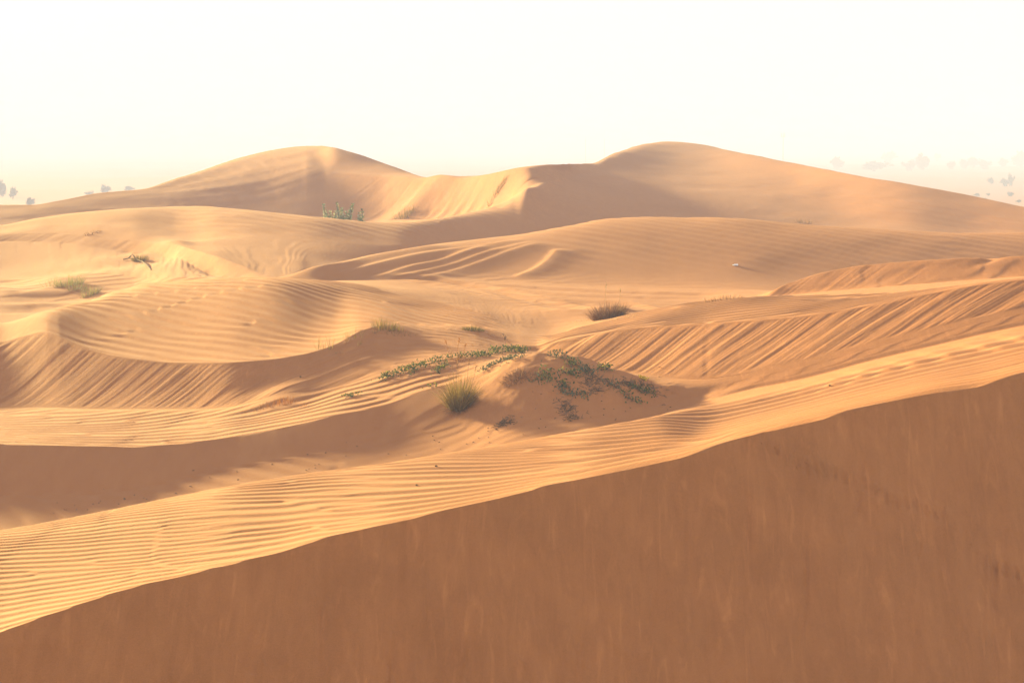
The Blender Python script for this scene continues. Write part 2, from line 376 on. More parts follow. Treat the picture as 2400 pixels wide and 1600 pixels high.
# --- wind ripples and grooves, dune by dune
add_ripples((2.995, 3.009, 4.0, 4.5, -9e9, -8e9, 350, 600), 89, 0.23, 0.0052, 11, 0.15, 0.8)
add_ripples((2.995, 3.009, 4.0, 4.5, 350, 600, 700, 950), 89, 0.38, 0.0085, 55, 0.13, 0.8)
add_ripples((2.995, 3.009, 4.0, 4.5, 700, 950, 1200, 1450), 88.5, 0.56, 0.012, 51, 0.12, 0.8)
add_ripples((2.995, 3.009, 3.86, 3.98, 1200, 1450, 8e9, 9e9), 88, 1.25, 0.034, 52, 0.10, 0.7)
add_ripples((3.72, 3.86, 3.97, 4.0, 1750, 1950, 8e9, 9e9), 8, 0.55, 0.012, 53, 0.08, 0.8)
add_ripples((5.2, 5.4, 6.0, 6.1, -9e9, -8e9, 650, 900), 35, 0.55, 0.014, 12, 0.15)
add_ripples((5.2, 5.5, 6.5, 6.85, 620, 900, 8e9, 9e9), 112, 0.42, 0.0035, 13, 0.22, 1.2)
add_ripples((6.97, 7.05, 7.9, 8.0, -9e9, -8e9, 380, 560), 93, 0.6, 0.014, 14, 0.17, 0.8)
add_ripples((6.97, 7.05, 7.9, 8.0, 380, 560, 1000, 1150), 99, 0.46, 0.011, 54, 0.16, 0.8)
add_ripples((7.7, 8.1, 8.9, 9.1, 800, 880, 1150, 1250), 55, 0.32, 0.005, 15, 0.2, 1.0)
add_ripples((9.0, 9.03, 10.0, 10.4, 60, 160, 1100, 1200), 38, 0.38, 0.014, 16, 0.10)
add_ripples((9.0, 9.03, 10.0, 10.4, 1200, 1300, 8e9, 9e9), 84, 0.5, 0.017, 17, 0.12)
add_ripples((10.0, 10.3, 13.0, 13.3, 780, 1000, 8e9, 9e9), 75, 0.65, 0.009, 18, 0.3, 1.0, 0.5)
add_ripples((10.8, 11.3, 15.0, 15.3, -9e9, -8e9, 500, 620), 60, 0.8, 0.012, 60, 0.2, 1.0, 0.4)
add_ripples((13.1, 13.5, 14.0, 14.2, 1150, 1350, 8e9, 9e9), 42, 0.62, 0.009, 19, 0.08)
add_ripples((16.0, 16.1, 17.0, 17.3, 400, 480, 8e9, 9e9), 60, 0.5, 0.004, 20, 0.12)
add_ripples((17.0, 17.4, 18.0, 18.2, 330, 430, 8e9, 9e9), 38, 0.75, 0.010, 61, 0.08)
add_ripples((18.0, 18.1, 19.5, 20.0, 1230, 1330, 8e9, 9e9), 30, 1.2, 0.008, 21, 0.10)
add_ripples((19.3, 19.6, 20.6, 21.0, 330, 430, 640, 700), 20, 1.0, 0.005, 62, 0.10)
grooves((8.0, 8.08, 8.93, 9.0, -9e9, -8e9, 830, 900), -62, 0.22, 3.5, 0.014, 31)
grooves((8.0, 8.1, 8.93, 9.0, 1180, 1280, 8e9, 9e9), -66, 0.20, 2.8, 0.020, 32)
grooves((11.0, 11.1, 11.93, 12.0, 1700, 1760, 2000, 2250), -66, 0.26, 3.0, 0.014, 33)
grooves((15.0, 15.1, 15.93, 16.0, -9e9, -8e9, 540, 610), -48, 0.7, 6.0, 0.015, 34)
grooves((19.0, 19.1, 19.93, 20.0, -9e9, -8e9, 1215, 1260), -52, 0.6, 8.0, 0.025, 35)
grooves((6.0, 6.1, 6.93, 7.0, -9e9, -8e9, 800, 900), 10, 0.4, 3.0, 0.008, 36)
# broad unevenness everywhere
sl, m = win(3.0, 3.5, 21.5, 22.0)
H[sl] += m * 0.03 * fbm(X[sl] / 2.6, Y[sl] / 3.4, 44, 2) * np.clip(Y[sl] / 60, 0.2, 1.2)
# near slip face: old slides, scours and faint runnels
sl, m = win(2.0, 2.1, 2.97, 3.0)
xs, ys = X[sl], Y[sl]
low = 1 - sstep(2.5, 2.95, R[sl])[:, None]
H[sl] += m * (0.045 * fbm(xs / 0.8, ys / 1.5, 41, 4) + 0.016 * low * fbm(xs / 0.13, ys / 0.8, 42, 3)
              + 0.03 * low * np.abs(fbm(xs / 0.5 + 0.5 * noise(xs, ys * .8, 3), ys / 1.1, 43, 3)))
for k in range(60):
    r_ = np.random.default_rng(900 + k)
    x0 = r_.uniform(-40, 2390); yt = np.interp(x0, [0, 2352], [1452, 860]) + r_.uniform(60, 520)
    L = r_.uniform(70, 300)
    if yt > 1540: continue
    line_relief([(x0, yt), (x0 + r_.uniform(-8, 8), yt + L * .5), (x0 + r_.uniform(-22, 10), min(1640, yt + L))], r_.uniform(0.02, 0.05), r_.choice([-1, 1]) * r_.uniform(0.010, 0.026), 'bump', 0.02, True, k)
# an animal's winding track down the near slip face
TR = [(1765, 1018), (1800, 1050), (1850, 1072), (1920, 1092), (1990, 1122), (2060, 1152), (2130, 1178), (2185, 1200), (2222, 1236), (2236, 1270), (2245, 1292), (2290, 1308), (2352, 1332), (2400, 1350)]
tp = np.array([locate(*p)[:2] for p in TR]); ts = np.concatenate([[0], np.cumsum(np.hypot(*np.diff(tp, axis=0).T))])
tq = np.arange(0, ts[-1], 0.045)
tx = pchip(ts, tp[:, 0], tq); ty = pchip(ts, tp[:, 1], tq)
r_ = np.random.default_rng(5)
for i in range(len(tq)):
    cx = tx[i] + (0.03 if i % 2 else -0.03) + r_.normal(0, .008); cy = ty[i] + r_.normal(0, .015)
    m = (np.abs(X - cx) < 0.1) & (np.abs(Y - cy) < 0.12)
    u2 = ((X[m] - cx) / 0.022) ** 2 + ((Y[m] - cy) / 0.026) ** 2
    H[m] += -0.010 * np.exp(-0.5 * u2) + 0.008 * np.exp(-0.5 * (np.sqrt(u2) - 2.4) ** 2)

# --- small banks of sand held by plants
hump(1395, 722, 0.9, 0.8, 0.15, 0, 0.3)
hump(150, 664, 2.4, 2.0, 0.28, 0.1, 0.4)
hump(315, 596, 1.6, 0.8, 0.15)
hump(640, 925, 0.55, 0.5, 0.16, 0, 0.1)
hump(885, 757, 0.8, 0.6, 0.07)
hump(1085, 757, 0.6, 0.5, 0.04)
hump(930, 497, 2.2, 1.2, 0.35)
hump(1190, 850, 0.45, 0.4, 0.05)
hump(1052, 925, 0.5, 0.4, 0.045)
sl, m = win(6.2, 6.5, 7.3, 7.6, 1060, 1180, 1540, 1600)
H[sl] += m * 0.035 * fbm(X[sl] / 0.35, Y[sl] / 0.35, 81, 3)
# --- long wind-cut ridges and wheel ruts on the middle dune
for pts, w_, h_ in (([(668, 632), (760, 612), (860, 590), (960, 572), (1040, 560)], 0.5, 0.06),
                    ([(760, 640), (860, 612), (950, 590), (1050, 575), (1150, 560), (1230, 545)], 0.5, 0.07),
                    ([(860, 640), (960, 612), (1010, 603), (1080, 578), (1140, 562)], 0.45, 0.07),
                    ([(905, 640), (1000, 620), (1060, 604), (1110, 585), (1180, 567), (1250, 552)], 0.4, 0.05),
                    ([(960, 640), (1060, 620), (1110, 603), (1170, 580), (1260, 556)], 0.4, 0.045),
                    ([(1180, 640), (1240, 615), (1270, 590), (1285, 570)], 0.35, 0.06)):
    line_relief(pts, w_, h_, 'ridge')
for pts in ([(860, 640), (940, 640), (1030, 648), (1130, 664), (1260, 690), (1400, 696), (1560, 700)],
            [(870, 644), (950, 648), (1040, 658), (1140, 674), (1250, 696), (1400, 708), (1480, 712)],
            [(1000, 645), (1120, 655), (1260, 664), (1400, 672), (1560, 676), (1700, 674)],
            [(960, 640), (1100, 660), (1280, 678), (1440, 684), (1620, 688)]):
    line_relief(pts, 0.34, 0.04, 'rut')
for pts in ([(-60, 688), (60, 684), (150, 687), (260, 696)], [(-60, 716), (60, 712), (180, 716)], [(-60, 645), (30, 652), (100, 664)]):
    line_relief(pts, 0.6, 0.07, 'rut')
# footprints along the far ledge and on the right brink
for k in range(13):
    hump(985 + k * 14, 487 - k * 1.5 + (k % 2) * 5, 0.22, 0.3, -0.07)
for p in ((1905, 683), (1930, 684), (1340, 772), (1235, 798), (1300, 776), (1380, 762), (2275, 592)):
    hump(p[0], p[1], 0.3, 0.14, -0.05)
# ------------------------------------------------------------------ materials
def new_mat(name):
    m = bpy.data.materials.new(name); m.use_nodes = True
    return m, m.node_tree, m.node_tree.nodes['Principled BSDF']

def sand_material():
    m, t, b = new_mat('sand')
    N, L = t.nodes, t.links
    b.inputs['Roughness'].default_value = 0.95
    b.inputs['Specular IOR Level'].default_value = 0.12
    geo = N.new('ShaderNodeNewGeometry')
    def ntex(scale, det=4, vec=None, rough=.55):
        n = N.new('ShaderNodeTexNoise'); n.inputs['Scale'].default_value = scale; n.inputs['Detail'].default_value = det
        n.inputs['Roughness'].default_value = rough
        L.new(vec if vec else geo.outputs['Position'], n.inputs['Vector']); return n
    big = ntex(0.22, 4); fine = ntex(30, 5, None, .7); grain = ntex(160, 2)
    mp = N.new('ShaderNodeMapping'); mp.inputs['Scale'].default_value = (3.2, .7, .7)
    L.new(geo.outputs['Position'], mp.inputs['Vector'])
    streak = ntex(1.3, 5, mp.outputs[0], .6)
    c1 = N.new('ShaderNodeMix'); c1.data_type = 'RGBA'
    c1.inputs[6].default_value = (0.268, 0.100, 0.034, 1); c1.inputs[7].default_value = (0.31, 0.124, 0.045, 1)
    mix = N.new('ShaderNodeMath'); mix.operation = 'MULTIPLY_ADD'; mix.inputs[1].default_value = 0.5; 
    L.new(big.outputs[0], mix.inputs[0])
    h2 = N.new('ShaderNodeMath'); h2.operation = 'MULTIPLY'; h2.inputs[1].default_value = 0.5
    L.new(streak.outputs[0], h2.inputs[0]); L.new(h2.outputs[0], mix.inputs[2])
    rmp = N.new('ShaderNodeMapRange'); rmp.inputs[1].default_value = .3; rmp.inputs[2].default_value = .7
    L.new(mix.outputs[0], rmp.inputs[0]); L.new(rmp.outputs[0], c1.inputs[0])
    g = N.new('ShaderNodeMix'); g.data_type = 'RGBA'; g.blend_type = 'MULTIPLY'; g.inputs[0].default_value = 1
    gr = N.new('ShaderNodeMapRange'); gr.inputs[1].default_value = .3; gr.inputs[2].default_value = .7; gr.inputs[3].default_value = .86; gr.inputs[4].default_value = 1.13
    L.new(grain.outputs[0], gr.inputs[0]); L.new(c1.outputs[2], g.inputs[6]); L.new(gr.outputs[0], g.inputs[7])
    L.new(g.outputs[2], b.inputs['Base Color'])
    # coarse and fine grains sorted into runnels on the steep slip faces
    sx_ = N.new('ShaderNodeSeparateXYZ'); L.new(geo.outputs['True Normal'], sx_.inputs[0])
    msk = N.new('ShaderNodeMapRange'); msk.inputs[1].default_value = .95; msk.inputs[2].default_value = .88
    L.new(sx_.outputs[2], msk.inputs[0])
    mp2 = N.new('ShaderNodeMapping'); mp2.inputs['Scale'].default_value = (6, 1.1, 1.2); L.new(geo.outputs['Position'], mp2.inputs['Vector'])
    st2 = ntex(1.3, 5, mp2.outputs[0], .65); st2.inputs['Distortion'].default_value = 1.2
    sr = N.new('ShaderNodeMapRange'); sr.inputs[1].default_value = .35; sr.inputs[2].default_value = .68; sr.inputs[3].default_value = .955; sr.inputs[4].default_value = 1.09
    L.new(st2.outputs[0], sr.inputs[0])
    g2 = N.new('ShaderNodeMix'); g2.data_type = 'RGBA'; g2.blend_type = 'MULTIPLY'
    L.new(msk.outputs[0], g2.inputs[0]); L.new(g.outputs[2], g2.inputs[6]); L.new(sr.outputs[0], g2.inputs[7])
    mp3 = N.new('ShaderNodeMapping'); mp3.inputs['Scale'].default_value = (7, 1.0, 1.3); mp3.inputs['Rotation'].default_value = (0, 0, .12); L.new(geo.outputs['Position'], mp3.inputs['Vector'])
    st3 = ntex(.9, 6, mp3.outputs[0], .6); st3.inputs['Distortion'].default_value = 2.0
    sr3 = N.new('ShaderNodeMapRange'); sr3.inputs[1].default_value = .56; sr3.inputs[2].default_value = .72; sr3.inputs[3].default_value = 1.0; sr3.inputs[4].default_value = 1.22
    L.new(st3.outputs[0], sr3.inputs[0])
    mot = ntex(1.7, 5, None, .65); srm = N.new('ShaderNodeMapRange'); srm.inputs[1].default_value = .3; srm.inputs[2].default_value = .7; srm.inputs[3].default_value = .93; srm.inputs[4].default_value = 1.07
    L.new(mot.outputs[0], srm.inputs[0])
    m3 = N.new('ShaderNodeMath'); m3.operation = 'MULTIPLY'; L.new(sr3.outputs[0], m3.inputs[0]); L.new(srm.outputs[0], m3.inputs[1])
    g3 = N.new('ShaderNodeMix'); g3.data_type = 'RGBA'; g3.blend_type = 'MULTIPLY'
    L.new(msk.outputs[0], g3.inputs[0]); L.new(g2.outputs[2], g3.inputs[6]); L.new(m3.outputs[0], g3.inputs[7])
    L.new(g3.outputs[2], b.inputs['Base Color'])
    bp = N.new('ShaderNodeBump'); bp.inputs['Strength'].default_value = 0.7; bp.inputs['Distance'].default_value = 0.01
    L.new(fine.outputs[0], bp.inputs['Height']); L.new(bp.outputs[0], b.inputs['Normal'])
    return m
M_SAND = sand_material()

def grid_mesh(name, x, y, z, mat):
    nr, nc = x.shape
    me = bpy.data.meshes.new(name)
    co = np.stack([x, y, z], -1).reshape(-1, 3).astype(np.float32)
    idx = np.arange(nr * nc, dtype=np.int32).reshape(nr, nc)
    q = np.stack([idx[:-1, :-1], idx[:-1, 1:], idx[1:, 1:], idx[1:, :-1]], -1).reshape(-1)
    nf = (nr - 1) * (nc - 1)
    me.vertices.add(len(co)); me.vertices.foreach_set('co', co.ravel())
    me.loops.add(nf * 4); me.loops.foreach_set('vertex_index', q)
    me.polygons.add(nf); me.polygons.foreach_set('loop_start', np.arange(0, nf * 4, 4, dtype=np.int32))
    me.polygons.foreach_set('use_smooth', np.ones(nf, dtype=bool))
    me.materials.append(mat); me.update(calc_edges=True)
    o = bpy.data.objects.new(name, me); COL.objects.link(o)
    return o

def tag(o, label, cat=None, group=None, kind=None):
    if label: o['label'] = label
    if cat: o['category'] = cat
    if group: o['group'] = group
    if kind: o['kind'] = kind
    return o

dunes = grid_mesh('sand_dunes', X, Y, H, M_SAND)
tag(dunes, 'rippled golden sand dunes filling the lower part of the view', None, None, 'structure')

# far desert plain
ax = np.linspace(-1.3, 1.3, 260); 
dist = np.concatenate([np.linspace(180, 400, 20)[:-1], np.geomspace(400, 16000, 260)])
PXx = dist[:, None] * ax[None, :]; PYy = np.broadcast_to(dist[:, None], PXx.shape)
def plain_h(x, y):
    amp = 1.2 * sstep(250, 500, y)
    return -13.6 + amp * (fbm(x / 60, y / 110, 71, 3) + 0.9 * fbm(x / 220, y / 300, 72, 2))
plain = grid_mesh('desert_plain', PXx, PYy, plain_h(PXx, PYy), M_SAND)
tag(plain, 'flat hazy desert plain stretching to the horizon behind the dunes', None, None, 'structure')

# ------------------------------------------------------------------ haze
def box_mesh(name, lo, hi):
    me = bpy.data.meshes.new(name)
    v = [(x, y, z) for x in (lo[0], hi[0]) for y in (lo[1], hi[1]) for z in (lo[2], hi[2])]
    f = [(0, 1, 3, 2), (4, 6, 7, 5), (0, 4, 5, 1), (2, 3, 7, 6), (0, 2, 6, 4), (1, 5, 7, 3)]
    me.from_pydata(v, [], f); me.update()
    o = bpy.data.objects.new(name, me); COL.objects.link(o); return o
haze = box_mesh('haze', (-22000, -50, -19), (22000, 17000, 6.5))
mh = bpy.data.materials.new('haze_air'); mh.use_nodes = True
mh.node_tree.nodes.clear()
vo = mh.node_tree.nodes.new('ShaderNodeOutputMaterial'); pv = mh.node_tree.nodes.new('ShaderNodeVolumePrincipled')
pv.inputs['Color'].default_value = (0.64, 0.74, 1.0, 1)
pv.inputs['Density'].default_value = 0.0014
pv.inputs['Anisotropy'].default_value = -0.4
mh.node_tree.links.new(pv.outputs[0], vo.inputs['Volume'])
haze.data.materials.append(mh)
haze['kind'] = 'stuff'
haze['label'] = 'pale haze in the air over the desert'
# ------------------------------------------------------------------ plant and object materials
def island_mat(name, c1, c2, c3=None, rough=0.9, trans=0.0):
    """colour differs from blade to blade"""
    m, t, b = new_mat(name)
    N, L = t.nodes, t.links
    b.inputs['Roughness'].default_value = rough
    b.inputs['Specular IOR Level'].default_value = 0.03 if rough > .6 else 0.2
    g = N.new('ShaderNodeNewGeometry'); r = N.new('ShaderNodeValToRGB')
    r.color_ramp.elements[0].color = (*c1, 1); r.color_ramp.elements[1].color = (*c2, 1)
    if c3:
        e = r.color_ramp.elements.new(0.82); e.color = (*c2, 1); r.color_ramp.elements[-1].color = (*c3, 1)
    L.new(g.outputs['Random Per Island'], r.inputs[0]); L.new(r.outputs[0], b.inputs['Base Color'])
    if trans:
        o = N['Material Output']; tr = N.new('ShaderNodeBsdfTranslucent'); mx = N.new('ShaderNodeMixShader')
        mx.inputs[0].default_value = trans
        L.new(r.outputs[0], tr.inputs[0]); L.new(b.outputs[0], mx.inputs[1]); L.new(tr.outputs[0], mx.inputs[2]); L.new(mx.outputs[0], o.inputs[0])
    return m
M_GRASS = island_mat('green_grass', (0.10, 0.075, 0.018), (0.23, 0.16, 0.042), (0.42, 0.29, 0.10), trans=.25)
M_MAT = island_mat('matted_brown_grass', (0.11, 0.052, 0.028), (0.20, 0.10, 0.055), (0.30, 0.2, 0.12), trans=.1)
M_DRY = island_mat('dry_grass', (0.16, 0.085, 0.04), (0.30, 0.17, 0.08), (0.42, 0.30, 0.17), trans=.2)
M_PALE = island_mat('pale_green_grass', (0.17, 0.16, 0.06), (0.28, 0.25, 0.11), trans=.3)
M_STRAW = island_mat('pale_straw', (0.36, 0.25, 0.14), (0.46, 0.34, 0.21), trans=.2)
M_ORANGE = island_mat('orange_dry_stems', (0.28, 0.11, 0.03), (0.40, 0.18, 0.05), trans=.2)
M_LEAF = island_mat('creeper_leaf', (0.048, 0.062, 0.028), (0.105, 0.118, 0.045), (0.30, 0.27, 0.05), trans=.25)
M_LEAFG = island_mat('dusty_creeper_leaf', (0.050, 0.068, 0.045), (0.13, 0.14, 0.085), (0.20, 0.17, 0.09), trans=.15)
M_CALO = island_mat('waxy_grey_green_leaf', (0.09, 0.13, 0.075), (0.19, 0.24, 0.15), (0.42, 0.40, 0.28), rough=.5, trans=.2)
M_TWIG = island_mat('dead_twig', (0.065, 0.042, 0.030), (0.13, 0.085, 0.06))
M_BARK = island_mat('bark', (0.10, 0.08, 0.06), (0.15, 0.12, 0.09))
M_TREE = island_mat('dusty_tree_leaf', (0.05, 0.065, 0.05), (0.08, 0.095, 0.07))
M_STEEL, _t, _b = new_mat('galvanised_steel'); _b.inputs['Base Color'].default_value = (0.30, 0.29, 0.28, 1); _b.inputs['Roughness'].default_value = .6
M_PLASTIC, _t, _b = new_mat('white_plastic'); _b.inputs['Base Color'].default_value = (0.72, 0.74, 0.80, 1); _b.inputs['Roughness'].default_value = .3
M_CAP, _t, _b = new_mat('blue_plastic'); _b.inputs['Base Color'].default_value = (0.25, 0.33, 0.50, 1)
def add_wear(m):
    t = m.node_tree; b = t.nodes['Principled BSDF']; n = t.nodes.new('ShaderNodeTexNoise'); n.inputs['Scale'].default_value = 14
    x = t.nodes.new('ShaderNodeMix'); x.data_type = 'RGBA'; x.blend_type = 'MULTIPLY'; x.inputs[0].default_value = .5
    x.inputs[6].default_value = b.inputs['Base Color'].default_value; t.links.new(n.outputs[0], x.inputs[7]); t.links.new(x.outputs[2], b.inputs['Base Color'])
for _m in (M_STEEL, M_CAP): add_wear(_m)

def ground(px, d):
    """point on the sand at photograph column px and distance d"""
    a = (px - 1176) / FP / CT
    j = int(np.clip(np.searchsorted(acol, a), 1, NC - 1)); f = (a - acol[j-1]) / (acol[j] - acol[j-1])
    h = np.interp(d, Y[:, j-1], H[:, j-1]) * (1 - f) + np.interp(d, Y[:, j], H[:, j]) * f
    return np.array([a * d, d, h])
def zat(x, y):
    return ground(1176 + x / y * FP * CT, y)[2]

class MB:
    def __init__(s): s.v = []; s.f = []
    def add(s, v, f):
        o = len(s.v); s.v.extend(v); s.f.extend([tuple(i + o for i in q) for q in f])
    def build(s, name, mat, parent=None, smooth=False):
        me = bpy.data.meshes.new(name); me.from_pydata([tuple(map(float, p)) for p in s.v], [], s.f); me.materials.append(mat)
        if smooth: me.polygons.foreach_set('use_smooth', [True] * len(me.polygons))
        me.update(); o = bpy.data.objects.new(name, me); COL.objects.link(o)
        if parent: o.parent = parent
        return o
    def blade(s, base, dirv, L, w, bend, r, seg=4):
        """a curved tapering blade: starts along dirv and droops"""
        p = np.array(base, float); d = np.array(dirv, float); d /= np.linalg.norm(d)
        side = np.cross(d, [0, 0, 1]) + r.normal(0, .3, 3); side /= np.linalg.norm(side) + 1e-9
        n = np.cross(side, d); vs = []
        for i in range(seg + 1):
            q = i / seg; ww = w * (1 - q ** 1.6) * .5
            if i < seg: vs += [p - side * ww, p + side * ww]
            else: vs += [p]
            d = d + np.array([0, 0, -bend / seg]); d /= np.linalg.norm(d); p = p + d * L / seg
        f = [(2*i, 2*i+1, 2*i+3, 2*i+2) for i in range(seg - 1)] + [(2*seg-2, 2*seg-1, 2*seg)]
        s.add(vs, f)
    def leaf(s, base, dirv, L, w, r):
        p = np.array(base, float); d = np.array(dirv, float); d /= np.linalg.norm(d)
        side = np.cross(d, r.normal(0, 1, 3)); side /= np.linalg.norm(side) + 1e-9
        up = np.cross(side, d)
        a = p; b = p + d * L * .45 + side * w * .5 + up * L * .1; c = p + d * L; e = p + d * L * .45 - side * w * .5 + up * L * .1; m_ = p + d * L * .5 - up * L * .04
        s.add([a, b, c, e, m_], [(0, 1, 4), (1, 2, 4), (2, 3, 4), (3, 0, 4)])
    def tube(s, pts, r0, r1, n=5):
        vs = []; m = len(pts); pts = [np.array(p, float) for p in pts]
        for i, p in enumerate(pts):
            t = pts[min(i+1, m-1)] - pts[max(i-1, 0)]; t /= np.linalg.norm(t) + 1e-9
            a = np.cross(t, [0.3, 0.9, 0.2]); a /= np.linalg.norm(a) + 1e-9; b = np.cross(t, a); rr = r0 + (r1 - r0) * i / (m - 1)
            for k in range(n):
                an = 2 * math.pi * k / n; vs.append(p + (a * math.cos(an) + b * math.sin(an)) * rr)
        f = [(i*n+k, i*n+(k+1) % n, (i+1)*n+(k+1) % n, (i+1)*n+k) for i in range(m-1) for k in range(n)]
        f += [tuple(range(n))[::-1], tuple((m-1)*n + k for k in range(n))]
        s.add(vs, f)

def thing(name, loc, label, cat, group=None):
    o = bpy.data.objects.new(name, None); COL.objects.link(o); o.location = tuple(map(float, loc)); o.empty_display_size = .2
    tag(o, label, cat, group); return o

def tuft_part(root, name, mat, n, rad, h, lean, w, seed, bend=.5, hvar=.35, ex=1.0, offs=(0, 0)):
    r = np.random.default_rng(seed); b = MB(); c = np.array(root.location)
    for i in range(n):
        an = r.uniform(0, 6.283); q = math.sqrt(r.uniform()) * rad
        x, y = math.cos(an) * q * ex + offs[0], math.sin(an) * q + offs[1]
        z = zat(c[0] + x, c[1] + y) - c[2] - 0.015
        k = lean * (q / rad) ** .7 * r.uniform(.4, 1.3)
        d = (math.cos(an) * k + r.normal(0, .10), math.sin(an) * k + r.normal(0, .10), 1)
        L = h * (1 - hvar * r.uniform()) * (1 - .25 * (q / rad))
        b.blade((x, y, z), d, L, w * r.uniform(.7, 1.2), bend * r.uniform(.2, 1.4) * (k + .15), r)
    o = b.build(name, mat, root)
    o['kind'] = 'stuff'
    return o

def stalk_part(root, name, mat, base, tip, w, seed, head=True):
    r = np.random.default_rng(seed); b = MB(); base = np.array(base, float); tip = np.array(tip, float)
    z = zat(root.location[0] + base[0], root.location[1] + base[1]) - root.location[2] - .02
    base[2] = z; mid = (base + tip) / 2 + r.normal(0, .03, 3) * [1, 1, 0]
    b.tube([base, mid, tip], w, w * .6, 4)
    if head:
        for k in range(9):
            q = k / 9; b.leaf(tip - (tip - mid) * .35 * q, (r.normal(0, .5), r.normal(0, .5), 1), .05, .014, r)
    return b.build(name, mat, root)

# the big green tuft on the near side of the mound
g = locate(1055, 934)
t = thing('grass_tuft', g, 'big bushy olive green grass tuft on the shaded side of the mound', 'grass')
tuft_part(t, 'green_blades', M_GRASS, 700, .16, .80, .95, .011, 1, .45, .5)
tuft_part(t, 'inner_blades', M_MAT, 300, .14, .42, .8, .013, 2, .3, .5)
tuft_part(t, 'dead_blades', M_MAT, 360, .20, .40, 1.6, .009, 3, 1.6, .6)
tuft_part(t, 'straw_blades', M_STRAW, 36, .22, .30, 1.8, .008, 4, 2.2, .5)
for i, (dx, dz) in enumerate(((-.10, 1.0), (.13, .88), (-.02, .80), (.22, .74))):
    stalk_part(t, 'seed_stalk', M_DRY, (dx * .5, .02, 0), (dx * 1.4, .04, dz), .004, 20 + i)

# creepers on the mound
def creeper(pts, label, seed, dens=70, mat=M_LEAF, size=.055, spread=.07, tall=.05, group='green creepers on the sand mound'):
    r = np.random.default_rng(seed)
    P = np.array([locate(*p) for p in pts]); c = P.mean(0); c[2] = zat(c[0], c[1])
    t = thing('creeping_plant', c, label, 'plant', group)
    s = np.concatenate([[0], np.cumsum(np.linalg.norm(np.diff(P, axis=0), axis=1))]) if len(P) > 1 else np.array([0, .01])
    if len(P) == 1: P = np.stack([P[0] - [.12, 0, 0], P[0] + [.12, 0, 0]]); s = np.array([0, .24])
    n = max(10, int(1.15 * dens * s[-1])); stem = MB(); lv = MB()
    path = []
    for q in np.linspace(0, s[-1], max(4, int(s[-1] / .12))):
        x = np.interp(q, s, P[:, 0]) + r.normal(0, .02); y = np.interp(q, s, P[:, 1]) + r.normal(0, .02)
        path.append(np.array([x, y, zat(x, y) + .012]) - c)
    stem.tube(path, .006, .003, 4)
    stem.build('stem', M_TWIG, t)
    for i in range(n):
        q = r.uniform(0, s[-1])
        if noise(np.array([q / .22]), np.array([seed * 3.1]), seed)[0] < -.42: continue
        x = np.interp(q, s, P[:, 0]) + r.normal(0, spread); y = np.interp(q, s, P[:, 1]) + r.normal(0, spread)
        z = zat(x, y) + r.uniform(.0, tall)
        lv.leaf(np.array([x, y, z]) - c, (r.normal(0, .7), r.normal(0, .7), r.uniform(.25, 1.1)), size * r.uniform(.6, 1.25), size * r.uniform(.45, .75), r)
    o = lv.build('leaves', mat, t); o['kind'] = 'stuff'
    return t
creeper([(873, 876), (888, 868), (905, 862), (922, 856), (940, 848), (958, 842)], 'leafy creeper at the lower left end of the mound crest', 101, 230, tall=.10)
creeper([(935, 868), (945, 858), (960, 848), (985, 836), (1000, 832), (1012, 828), (1028, 825)], 'creeper climbing the lit left edge of the mound just above the lowest one', 102, 190, tall=.09)
creeper([(1003, 858), (1012, 848), (1022, 836)], 'small green sprig hanging below the crest creepers above the big tuft', 103, 130)
creeper([(1032, 826), (1055, 822), (1080, 820)], 'short creeper patch beside the orange stalks on the crest', 104, 200, tall=.08)
creeper([(1078, 822), (1095, 818), (1115, 818), (1128, 819)], 'low creeper along the crest left of the summit', 105, 210, tall=.08)
creeper([(1132, 814), (1150, 809), (1168, 808), (1188, 808), (1205, 812)], 'thick green creeper on the very summit of the mound', 106, 240, tall=.12)
creeper([(1115, 850), (1128, 842), (1142, 834), (1158, 828), (1175, 826), (1195, 822)], 'dusty grey green creeper just left of the brown dry grass', 107, 260, M_LEAFG, .05, .10, .06)
creeper([(1238, 852), (1250, 862), (1258, 872), (1262, 880)], 'dark green creeper just right of the brown dry grass', 108, 240, spread=.09, tall=.08)
creeper([(1286, 852), (1302, 858), (1318, 860), (1326, 868)], 'bright green creeper in the middle of the shaded slope', 109, 240, spread=.08, tall=.08)
creeper([(1298, 878), (1292, 888), (1306, 894)], 'green sprig directly beneath the bright middle creeper', 110, 190, spread=.06)
creeper([(1284, 894), (1298, 900), (1310, 906), (1330, 908), (1342, 914)], 'lowest creeper patch in the centre of the shaded slope', 111, 190, M_LEAFG, spread=.07)
creeper([(1262, 818), (1285, 823), (1306, 828)], 'sparse yellowish creeper on the skyline right of the summit', 112, 130, M_LEAFG, tall=.10)
creeper([(1305, 832), (1316, 838), (1322, 842)], 'small bright creeper clump on the upper right skyline', 113, 260, tall=.09)
creeper([(1330, 842), (1348, 856), (1362, 862), (1372, 866)], 'dusty creeper trailing down behind the middle creeper', 114, 220, M_LEAFG, spread=.09)
creeper([(1380, 850), (1392, 848), (1402, 852)], 'sunlit yellow green creeper on the right hand skyline', 115, 300, tall=.10)
creeper([(1398, 882), (1412, 888), (1425, 896), (1440, 902)], 'grey green creeper patch on the right half of the slope', 116, 210, M_LEAFG, spread=.10)
creeper([(1448, 886), (1462, 892), (1478, 898), (1490, 902)], 'long dark creeper near the right foot of the mound', 117, 200, spread=.07)
creeper([(1428, 902), (1438, 912), (1455, 922), (1470, 926)], 'green creeper trailing down to the right foot of the mound', 118, 190, spread=.06)
creeper([(1482, 905), (1500, 902), (1516, 908), (1528, 912)], 'last creeper at the far right foot of the mound', 119, 220, spread=.08)
